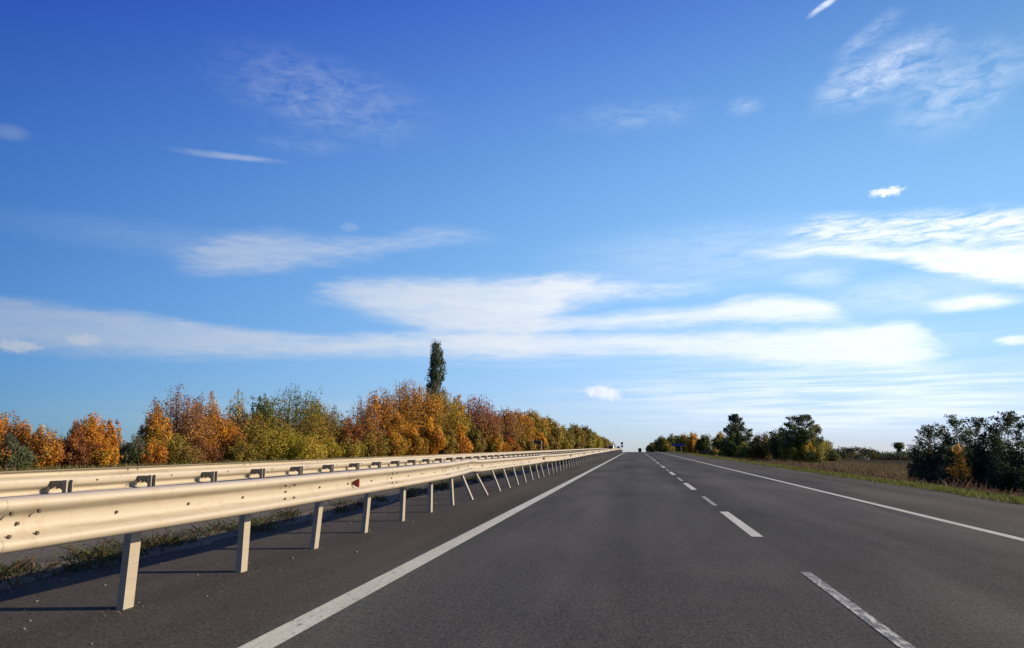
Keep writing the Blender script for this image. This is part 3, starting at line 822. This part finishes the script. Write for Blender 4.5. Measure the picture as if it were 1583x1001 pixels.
    # colours by clump
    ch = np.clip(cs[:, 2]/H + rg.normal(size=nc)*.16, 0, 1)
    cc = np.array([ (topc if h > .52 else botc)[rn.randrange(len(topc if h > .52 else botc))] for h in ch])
    if csig is not None:      # each leader keeps its own hue, as autumn turns branch by branch
        nl_ = len(leaders); lt = [topc[rn.randrange(len(topc))] for _ in range(nl_)]; lb_ = [botc[rn.randrange(len(botc))] for _ in range(nl_)]
        own = np.array([(lt if ch[i_] > .52 else lb_)[clead[i_]] for i_ in range(nc)])
        keep = rg.random(nc) < .62; cc[keep] = own[keep]
        cc = cc*rg.uniform(.8, 1.2, nl_)[np.array(clead)][:, None]
    cc = cc * rg.uniform(.76, 1.24, nc)[:, None]
    C = cc[ci]
    alt = rg.random(n) < .13
    allc = np.array(topc + botc); C[alt] = allc[rg.integers(0, len(allc), alt.sum())]
    C = C * rg.uniform(.78, 1.25, n)[:, None]
    sz = ls*rg.uniform(.6, 1.45, n)
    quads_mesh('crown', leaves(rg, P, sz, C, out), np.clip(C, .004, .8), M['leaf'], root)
    # wood
    mb = MB(); r0 = max(.035, H*.020); th = H*(.9 if shape in ('poplar', 'cone') else .5 if shape == 'bush' else .62)
    kx, ky = rn.uniform(-.03, .03)*H, rn.uniform(-.03, .03)*H
    tube(mb, (0, 0, -.15), (kx, ky, th), r0*1.25, r0*.35, 7, np.array([rn.uniform(-.02, .02)*H, 0, 0]))
    limbs = []
    nl = 11 if shape != 'bush' else 9
    for (q, rad, tip, tilt) in leaders:
        hx = lambda t: np.array([rad*min(1, t*1.7)**.8*math.cos(q) + tilt*t*t, rad*min(1, t*1.7)**.8*math.sin(q), tip*t])
        a_ = hx(.10)*np.array([.3, .3, 1]); b_ = hx(.52); c_ = hx(.97)
        tube(mb, a_, b_, r0*.42, r0*.22, 5); tube(mb, b_, c_, r0*.22, r0*.07, 4); limbs += [(a_, b_), (b_, c_)]
    if leaders: nl = len(limbs)
    for j in range(0 if leaders else nl):
        q = 2*math.pi*j/nl + rn.uniform(-.3, .3); u = rn.uniform(.35, .92); rr = crown_r(shape, u)*W/2*.75
        e = np.array([rr*math.cos(q), rr*math.sin(q), H*(base + (1-base)*u)])
        t0 = rn.uniform(.08 if shape == 'bush' else .25, .8)
        s0 = np.array([kx*t0, ky*t0, th*t0])
        if s0[2] > e[2] - .08*H: s0 = s0*(e[2]*.55/max(s0[2], 1e-3))
        tube(mb, s0, e, r0*.5*(1.1 - t0*.6), r0*.12, 5, np.array([0, 0, -.03*H])); limbs.append((s0, e))
    tg = list(range(nc)); rn.shuffle(tg)
    ends = [cs[k] for k in tg[:60 if dist < 90 else 22]] + list(shoots[:30 if dist < 160 else 8])
    for e in ends:
        s0, e0 = limbs[min(range(nl), key=lambda k: np.linalg.norm(limbs[k][1] - e))]
        st = s0 + (e0 - s0)*rn.uniform(.5, .95)
        tube(mb, st, e + np.array([0, 0, .02*H]), max(.006, r0*.14), max(.004, r0*.05), 3)
    mesh('trunk', mb.v, mb.f, M['bark'], root, smooth=True)
    return root
LEFT = [
 (-39.1,38.9,3.11,3.67,'bush','rust',1.00,'rust brown tree at the far left edge, cut off by the photo border'),
 (-42.0,44.6,3.63,2.73,'tree','brownorange',1.00,'brown orange tree at the left edge, standing behind a grey green bush'),
 (-37.7,40.2,2.21,2.29,'bush','greygreen',1.00,'grey green bush at the left edge, in front of a brown orange tree'),
 (-40.6,44.8,2.75,1.49,'tree','brownorange',1.00,'small dark rust tree just right of the grey green bush at the left edge'),
 (-39.1,44.6,2.78,1.91,'tree','dustrust',0.80,'dusty rust tree with a pale thin top, second rust crown from the left'),
 (-44.9,53.1,2.32,1.23,'tree','greybare',0.35,'small nearly bare grey tree in the gap right of the dusty rust tree'),
 (-39.1,47.5,2.79,2.48,'bush','darkrust',1.00,'dark maroon tree leaning against the bright orange tree'),
 (-39.9,50.0,3.82,2.70,'tree','orange',1.00,'bright orange tree with a pointed top, left of two narrow spires'),
 (-39.1,51.0,3.28,1.17,'column','orange',0.80,'narrow orange spire of a tree, right beside the pointed bright orange tree'),
 (-40.0,53.0,3.25,0.91,'column','dustrust',0.55,'thin pinkish orange spire of a tree, left edge of the sky gap'),
 (-37.7,48.9,2.03,2.06,'bush','gold',0.90,'low golden orange bush under the two thin spires'),
 (-39.1,53.9,2.31,2.46,'bush','greygreen',1.00,'grey green bush filling the gap between two orange trees'),
 (-40.6,58.6,4.94,2.46,'tree','goldbrown',0.85,'golden brown tree forming the left shoulder of the tall mauve crown'),
 (-41.3,62.8,7.28,4.78,'tree','mauve',0.80,'tall brown tree with a thin mauve twiggy top'),
 (-37.7,57.1,2.37,3.23,'bush','greenbrown',0.90,'low dull green bush in front of the tall mauve topped tree'),
 (-37.7,54.4,2.11,1.85,'bush','orange',0.90,'low orange bush at the right side of the grey green gap bush'),
 (-41.3,66.9,6.94,3.79,'tree','dustrust',0.85,'rusty orange tree touching the tall mauve topped tree on its right'),
 (-39.9,67.8,4.83,3.81,'tree','brownorange',0.90,'brown orange tree with a rounded top, left of the thin pale yellow top'),
 (-44.9,79.3,8.02,2.68,'tree','paleyellow',0.50,'thin pale yellow topped tree rising left of the big green tree'),
 (-39.1,71.6,4.48,3.99,'tree','darkolive',1.00,'dark olive tree at the left foot of the big green tree'),
 (-41.3,78.0,7.36,3.20,'tree','greentop',0.90,'left crown of the big green tree pair, with dark tufted top'),
 (-40.6,83.7,9.16,9.16,'tree','greentop',1.00,'big tree, green at the top and yellow green below, tallest green crown'),
 (-42.0,93.9,7.84,3.45,'tree','olivegold',0.90,'olive gold tree on the right flank of the big green tree'),
 (-37.7,76.6,3.63,6.34,'bush','yellowgreen',1.00,'yellow green bushy tree in front of the big green tree'),
 (-37.7,87.0,3.55,3.96,'bush','yellowgreen2',1.00,'bright yellow green bush right of the big green tree'),
 (-37.7,67.3,2.31,2.49,'bush','darkolive',1.00,'dark olive bush under the thin pale yellow topped tree'),
 (-38.4,61.9,2.34,2.90,'bush','darkrust',1.00,'dark maroon bush under the rusty orange tree'),
 (-44.2,105.9,7.89,4.26,'tree','greybrown',0.50,'half bare grey brown tree in the dip right of the big green tree'),
 (-39.3,98.2,5.60,4.46,'tree','darkrust',0.90,'dark maroon tree in the dip before the long orange crown'),
 (-43.9,116.3,9.76,5.29,'tree','mauve',0.50,'thin mauve tree with bare twigs, left slope of the highest orange crown'),
 (-44.1,125.5,11.76,6.38,'tree','brownorange',0.95,'copper tree on the left slope of the highest orange crown'),
 (-45.0,143.2,15.00,9.32,'round','orangebrown',1.00,'broad orange brown tree with the highest rounded crown, left of the poplar'),
 (-42.7,146.4,13.67,7.90,'round','darkbrowngold',1.00,'dark brown gold tree just below and left of the poplar'),
 (-40.1,152.2,14.24,7.63,'round','goldgreen',1.00,'gold green rounded tree standing in front of the poplar'),
 (-39.3,108.3,6.03,5.87,'tree','mauvebrown',0.85,'mauve brown tree in front of the copper tree'),
 (-36.6,111.5,6.74,4.81,'tree','goldbrown',1.00,'golden brown tree below the highest rounded crown'),
 (-36.4,92.1,2.68,3.66,'bush','maroongreen',1.00,'maroon and green bush above the red reflector of the guardrail'),
 (-35.2,97.3,3.10,4.03,'bush','olivegold',1.00,'olive gold bush between the maroon green bush and the bright orange one'),
 (-34.2,102.6,4.38,3.68,'bush','yelloworange',1.00,'bright yellow orange bush left of the poplar foot'),
 (-33.0,109.5,4.87,4.31,'bush','gold',1.00,'golden bush directly below the highest rounded crown'),
 (-32.8,117.5,6.16,3.98,'column','yelloworange',1.00,'upright yellow orange young tree below the poplar'),
 (-31.3,122.7,5.28,3.70,'bush','olivegold',1.00,'olive gold bush just right below the poplar'),
 (-37.8,157.9,12.99,5.06,'tree','goldgreen',1.00,'yellow green tree between the poplar and the rust red crown'),
 (-36.8,170.2,13.72,8.16,'round','rustred',0.85,'rust red tree with a loose twiggy crown, right of the poplar'),
 (-30.6,130.0,5.17,3.45,'column','orange',1.00,'upright orange young tree in front of the rust red crown'),
 (-31.1,143.4,6.44,3.79,'bush','greenbrown',1.00,'green brown bush at the foot of the rust red crown'),
 (-34.9,174.9,10.02,5.24,'round','greybrown',0.90,'grey brown tree, right foot of the rust red crown'),
 (-36.2,202.1,12.07,7.82,'round','mauvebrown',1.00,'mauve brown rounded tree, first crown of the row right of the rust red one'),
 (-35.1,224.0,13.21,7.07,'round','orangebrown',1.00,'orange brown rounded tree halfway along the row towards the crest'),
 (-34.2,249.0,14.28,7.83,'round','goldgreen',1.00,'golden green rounded tree, left part of the yellow green pair'),
 (-32.2,274.8,12.98,8.12,'round','olivegold',1.00,'yellow olive tree, right part of the yellow green pair'),
 (-28.8,153.6,4.12,4.57,'bush','yelloworange',1.00,'yellow orange bush left of the small bright orange red bush'),
 (-28.0,168.4,3.52,3.82,'bush','rustorange',1.00,'small bright orange red bush left of the dark board sign back'),
 (-27.3,186.5,4.72,4.54,'bush','olivegold',1.00,'olive gold bush just left of the dark board sign back'),
 (-27.1,210.7,6.25,4.39,'bush','gold',1.00,'golden bush rising behind the dark board sign back'),
 (-26.0,230.0,5.52,4.78,'bush','greenbrown',1.00,'green brown bush just right of the dark board sign back'),
 (-32.0,328.9,11.02,7.39,'round','darkgreen2',1.00,'dark green tree, first green crown after the yellow green pair'),
 (-33.0,403.9,13.92,9.75,'round','greenbrown',1.00,'dull green rounded tree midway between the yellow green pair and the crest'),
 (-33.0,491.7,15.81,10.15,'round','darkgreen2',1.00,'dark green tree before the row starts to slope down to the crest'),
 (-33.0,587.8,13.13,11.09,'round','olivegold2',1.00,'olive tree on the down slope of the row towards the crest'),
 (-33.0,717.0,11.48,11.04,'round','greenbrown',1.00,'small dull green tree near the end of the row at the crest'),
 (-33.0,876.8,9.32,10.47,'round','darkgreen2',1.00,'small dark green tree, last but one at the crest on the left'),
 (-33.0,1037.6,6.43,7.07,'round','darkgreen2',1.00,'tiny dark green tree, last of the left row at the crest'),
 (-26.5,281.9,5.03,4.86,'bush','olivegold2',1.00,'low olive bush in front of the first dark green crown'),
 (-26.5,345.0,5.59,5.93,'bush','greenbrown',1.00,'low dull green bush in front of the dull green crown'),
 (-26.5,443.4,4.57,6.07,'bush','olivegold2',1.00,'low olive bush near the far end of the left row'),
 (-53.9,198.8,30.67,5.40,'poplar','poplar',1.00,'tall narrow dark green poplar rising above the autumn trees'),
]
RIGHT = [
 (9.7,430.0,3.71,5.81,'round','darkgreen',1.00,'small dark green tree at the crest, leftmost on the right side of the road'),
 (9.4,560.0,2.13,3.78,'round','darkgreen',1.00,'tiny dark tree farthest off beside the road, right of the distant lorry'),
 (10.8,330.0,5.87,6.13,'round','darkgreen',1.00,'dark green tree behind the small yellow green tree near the blue sign'),
 (10.2,250.0,3.28,3.58,'bush','yellowgreen',1.00,'small yellow green tree just left of the blue road sign'),
 (13.2,275.0,6.00,6.49,'round','darkgreen',1.00,'dark green tree rising behind the blue road sign'),
 (13.7,225.0,5.31,4.92,'round','olivedark',1.00,'olive tree with thin top between the blue sign and the golden tree'),
 (13.1,178.0,4.44,4.18,'tree','goldright',1.00,'golden yellow tree right of the blue road sign'),
 (15.3,172.0,4.18,4.32,'round','darkgreen',1.00,'dark green rounded tree right of the golden yellow tree'),
 (14.4,160.0,1.20,3.47,'bush','brownbush',0.80,'pale brown bush in front of the dark green rounded tree'),
 (15.7,158.0,1.07,3.16,'bush','olivedark',1.00,'low olive bush between the dark green rounded tree and the dark olive tree'),
 (17.3,150.0,1.20,3.24,'bush','darkrustgreen',1.00,'low brownish bush at the left foot of the pointed blue green tree'),
 (19.5,132.0,1.42,3.05,'bush','brownbush',1.00,'low dry brown bush between the pointed blue green tree and the broad dark clump'),
 (17.3,160.0,4.49,3.47,'round','olivedark',1.00,'dark olive tree with a yellowish top, left of the pointed tree'),
 (17.5,138.0,6.54,6.45,'cone','locust',0.85,'pointed blue green tree with spread side twigs, tallest on the right middle'),
 (17.8,130.0,2.05,3.23,'bush','greenright',1.00,'green bush at the right foot of the pointed blue green tree'),
 (20.6,128.0,3.60,4.66,'round','darkrustgreen',1.00,'dark tree with brownish top, left side of the broad dark clump'),
 (22.1,122.0,4.28,4.43,'round','darkgreen',0.95,'dark green tree in the middle of the broad dark clump'),
 (24.0,116.0,5.53,6.30,'locusttree','locustdark',0.90,'loose crowned dark tree with a spiky top, right side of the broad dark clump'),
 (24.3,112.0,2.10,3.66,'bush','olivedark',1.00,'dark olive bush at the foot of the spiky topped tree'),
 (35.4,150.0,2.53,2.69,'round','paleyellow2',0.70,'small pale yellow tree right of the broad dark clump'),
 (32.7,135.0,0.77,3.07,'bush','darkgreen',1.00,'low dark bush right of the pale yellow tree'),
 (106.1,330.0,2.51,3.44,'umbrella','darkgreen',0.90,'lone small flat topped tree above the distant wood'),
 (15.8,46.0,1.20,1.32,'locusttree','black',0.60,'low dark spreading tree, left edge of the near dark thicket'),
 (15.9,44.0,2.24,2.32,'locusttree','black',0.60,'dark tree with ragged top, first tall crown of the near dark thicket'),
 (16.7,43.0,2.69,2.33,'locusttree','black',0.60,'dark loose leafed tree behind the small golden sapling'),
 (14.8,38.0,1.20,0.72,'sapling','goldsap',0.75,'small golden yellow sapling glowing before the near dark thicket'),
 (17.1,41.0,2.55,2.15,'locusttree','black',0.60,'dark tree right of the golden sapling in the near thicket'),
 (17.9,40.0,2.76,2.46,'locusttree','black',0.66,'tall dark tree near the right photo border'),
 (18.5,38.0,2.55,2.68,'locusttree','black',0.70,'dark tree cut by the right photo border'),
 (16.0,37.0,1.20,1.75,'bush','black',0.60,'low dark brush under the tall dark tree near the right border'),
 (15.4,42.0,0.87,2.00,'bush','black',0.55,'low dark brush under the first tall crown of the near thicket'),
 (16.9,36.0,1.20,1.97,'bush','black',0.80,'low dark brush at the right photo border'),
]
for i, (x, y, zt_, W, sh, pal, sp, lab) in enumerate(LEFT):
    tree(i, x, y, zt_, W*(1.6 if sh == 'round' else 1.3 if sh in ('bush', 'tree') else 1.08), sh, pal, sp, lab, group=None if sh == 'poplar' else 'autumn trees and bushes beyond the far carriageway')
for i, (x, y, zt_, W, sh, pal, sp, lab) in enumerate(RIGHT):
    tree(200 + i, x, y, zt_, W*1.08, sh, pal, sp, lab, group='trees and bushes on the right of the road')
# far wood on the right: one mass beyond the field
def far_wood():
    rg = np.random.default_rng(5); rn = random.Random(4); cs = []; H = []
    for k in range(330):
        px = rn.uniform(0, 1); X = 84 + 105*px; Y = 400 + rn.uniform(-14, 14)
        prof = 4.1 + 1.6*math.sin(px*9.0 + .8) * math.exp(-px*1.2) + .9*math.sin(px*31) + rn.uniform(-.7, .9)
        if px < .12: prof += 2.0
        zg = terr(X, Y); h = rn.uniform(-.05, 1)
        cs.append((X, Y, zg + prof*h*1.05)); H.append(h)
    cs = np.array(cs); N = 34000; idx = rg.integers(0, len(cs), N)
    P = cs[idx] + rg.normal(size=(N, 3))*np.array([1.3, 1.3, .62])
    pal = np.array([BK, TE, BK, DG, DO]); C = pal[rg.integers(0, 5, len(cs))][idx]*rg.uniform(.7, 1.4, N)[:, None]
    o = quads_mesh('distant_wood', leaves(rg, P, rg.uniform(.35, .8, N), C), np.clip(C, .004, .5), M['leaf'])
    tag(o, 'dark line of distant woodland beyond the field on the right', 'wood', kind='stuff')
far_wood()
def blades(name, label, cat, pts, hts, wid, pal, lean=.35, seed=1, heads=0, hs=.065):
    rg = np.random.default_rng(seed); n = len(pts); P = np.array(pts); h = np.array(hts)
    q = rg.uniform(0, 2*math.pi, n); w = wid*rg.uniform(.6, 1.4, n)
    a = np.stack([np.cos(q), np.sin(q), 0*q], 1)*w[:, None]/2
    tip = P + np.stack([rg.normal(size=n)*lean*h, rg.normal(size=n)*lean*h, h], 1)
    mid = P*.45 + tip*.55 + np.stack([0*h, 0*h, h*.08], 1)
    Q = np.stack([P - a, P + a, tip + a*.12, mid - a*.7], 1)
    pa = np.array(pal); C = pa[rg.integers(0, len(pa), n)]*rg.uniform(.65, 1.4, n)[:, None]
    if heads:
        m = int(n*heads); k = rg.integers(0, n, m); t = rg.uniform(.45, 1.05, m)[:, None]
        HP = P[k]*(1-t) + tip[k]*t + rg.normal(size=(m, 3))*.03
        Q = np.concatenate([Q, leaves(rg, HP, rg.uniform(.6, 1.35, m)*hs, None)]); C = np.concatenate([C, pa[rg.integers(0, len(pa), m)]*rg.uniform(.7, 1.5, m)[:, None]])
    o = quads_mesh(name, Q, np.clip(C, .005, .8), M['leaf']); tag(o, label, cat, kind='stuff'); return o
def vegetation_ground():
    rn = random.Random(9)
    # mown green verge along the right hard shoulder
    P = []; h = []
    for _ in range(90000):
        y = 12 + 190*rn.random()**2.0; x = 8.02 + 2.0*rn.random()**1.15 + .10*math.sin(y*.9) + .06*math.sin(y*2.7)
        c = .5 + .5*math.sin(x*3 + y*.7)*math.sin(y*.31)
        P.append((x, y, terr(max(x, 8.12), y) - .01)); h.append(rn.uniform(.04, .11)*(1 + .7*c)*(1 + y/160))
    blades('grass', 'short green grass verge along the edge of the right hard shoulder', 'grass', P, h, .022, [(.085,.12,.020),(.11,.135,.022),(.06,.08,.016),(.14,.13,.04),(.10,.12,.024)], .5, 1)
    # dry reddish weeds in the ditch
    P = []; h = []
    for _ in range(60000):
        y = 16 + 170*rn.random()**1.5; x = 9.5 + 12*rn.random()**1.15 * min(1, .35 + y/60)
        cl = math.sin(x*1.9 + 1.3*math.sin(y*.35)) * math.sin(y*.8 + x)
        if rn.random() > .55 + .45*cl: continue
        P.append((x, y, terr(x, y) - .02)); h.append(rn.uniform(.12, .62)*(.75 + .35*cl)*(1 if x > 10.3 else .5))
    blades('dry_weeds', 'dry reddish brown weeds between the green verge and the trees on the right', 'weeds', P, h, .03, [(.085,.045,.028),(.11,.065,.042),(.06,.034,.022),(.075,.065,.03),(.14,.10,.068)], .28, 2, .6)
    P = []; h = []
    for _ in range(30000):
        y = 30 + 150*rn.random()**1.5; x = 20 + 55*rn.random()
        P.append((x, y, terr(x, y) - .02)); h.append(rn.uniform(.05, .22))
    blades('field_stubble', 'pale brown stubble and low weeds on the field to the right', 'stubble', P, h, .04, [(.035,.030,.02),(.05,.042,.03),(.03,.032,.016)], .35, 3)
    # tufts in the median between the two barriers
    P = []; h = []
    for k in range(330):
        y = -4 + 150*rn.random()**1.6; x = rn.uniform(-6.05, -5.4); big = rn.random()
        for _ in range(int(rn.uniform(30, 90))):
            P.append((x + rn.gauss(0, .09), y + rn.gauss(0, .16), zr(y))); h.append(rn.uniform(.03, .10 + .13*big))
    blades('median_weeds', 'low green and rust weeds growing in the soil between the two barriers', 'weeds', P, h, .016, [(.045,.06,.018),(.035,.05,.015),(.09,.045,.025),(.06,.055,.022),(.04,.055,.018)], .8, 4, .8, .026)
    # roadside grass and leaf litter before the left trees
    P = []; h = []
    for _ in range(40000):
        y = 5 + 220*rn.random()**1.4; x = -19 - 20*rn.random()
        P.append((x, y, terr(x, y) - .02)); h.append(rn.uniform(.08, .4))
    blades('rough_grass', 'rough green and straw grass before the left row of trees', 'grass', P, h, .05, [(.10,.10,.03),(.16,.13,.06),(.08,.085,.025)], .4, 5)
vegetation_ground()
def gravel():
    rn = random.Random(21); mb = MB()
    def stone(x, y, r):
        v = []; f = []
        nz = [(0, -.6), (1, -.1), (.75, .45), (0, .7)]; n = 6
        ring = lambda rr, z: [(x + r*rr*math.cos(2*math.pi*i/n)*rn.uniform(.75, 1.25), y + r*rr*math.sin(2*math.pi*i/n)*rn.uniform(.75, 1.25), r*z*.8 + r*.25) for i in range(n)]
        A = ring(1, -.35); B_ = ring(.95, .15); C_ = ring(.5, .55); v = A + B_ + C_ + [(x, y, r*.85)]
        for a, b in ((0, n), (n, 2*n)):
            for i in range(n): f.append((a+i, a+(i+1)%n, b+(i+1)%n, b+i))
        for i in range(n): f.append((2*n+i, 2*n+(i+1)%n, 3*n))
        mb.add(v, f)
    for _ in range(150):
        y = 3.5 + 22*rn.random()**1.5; x = -3.0 - 2.4*rn.random()**.8
        stone(x, y, rn.choice([.008, .010, .012, .014, .020]))
    for _ in range(500):
        stone(rn.uniform(-5.5, -5.15), 2 + 40*rn.random(), rn.uniform(.006, .016))
    for k in range(12):          # grit gathered round the feet of the posts
        for _ in range(26): stone(-3.81 + rn.gauss(0, .09), 5.32 + 1.685*(k-1) + rn.gauss(0, .10), rn.uniform(.003, .009))
    tag(mb.build('gravel', M['rubble']), 'loose stones and crumbs of gravel scattered on the left hard shoulder', 'gravel', kind='stuff')
gravel()
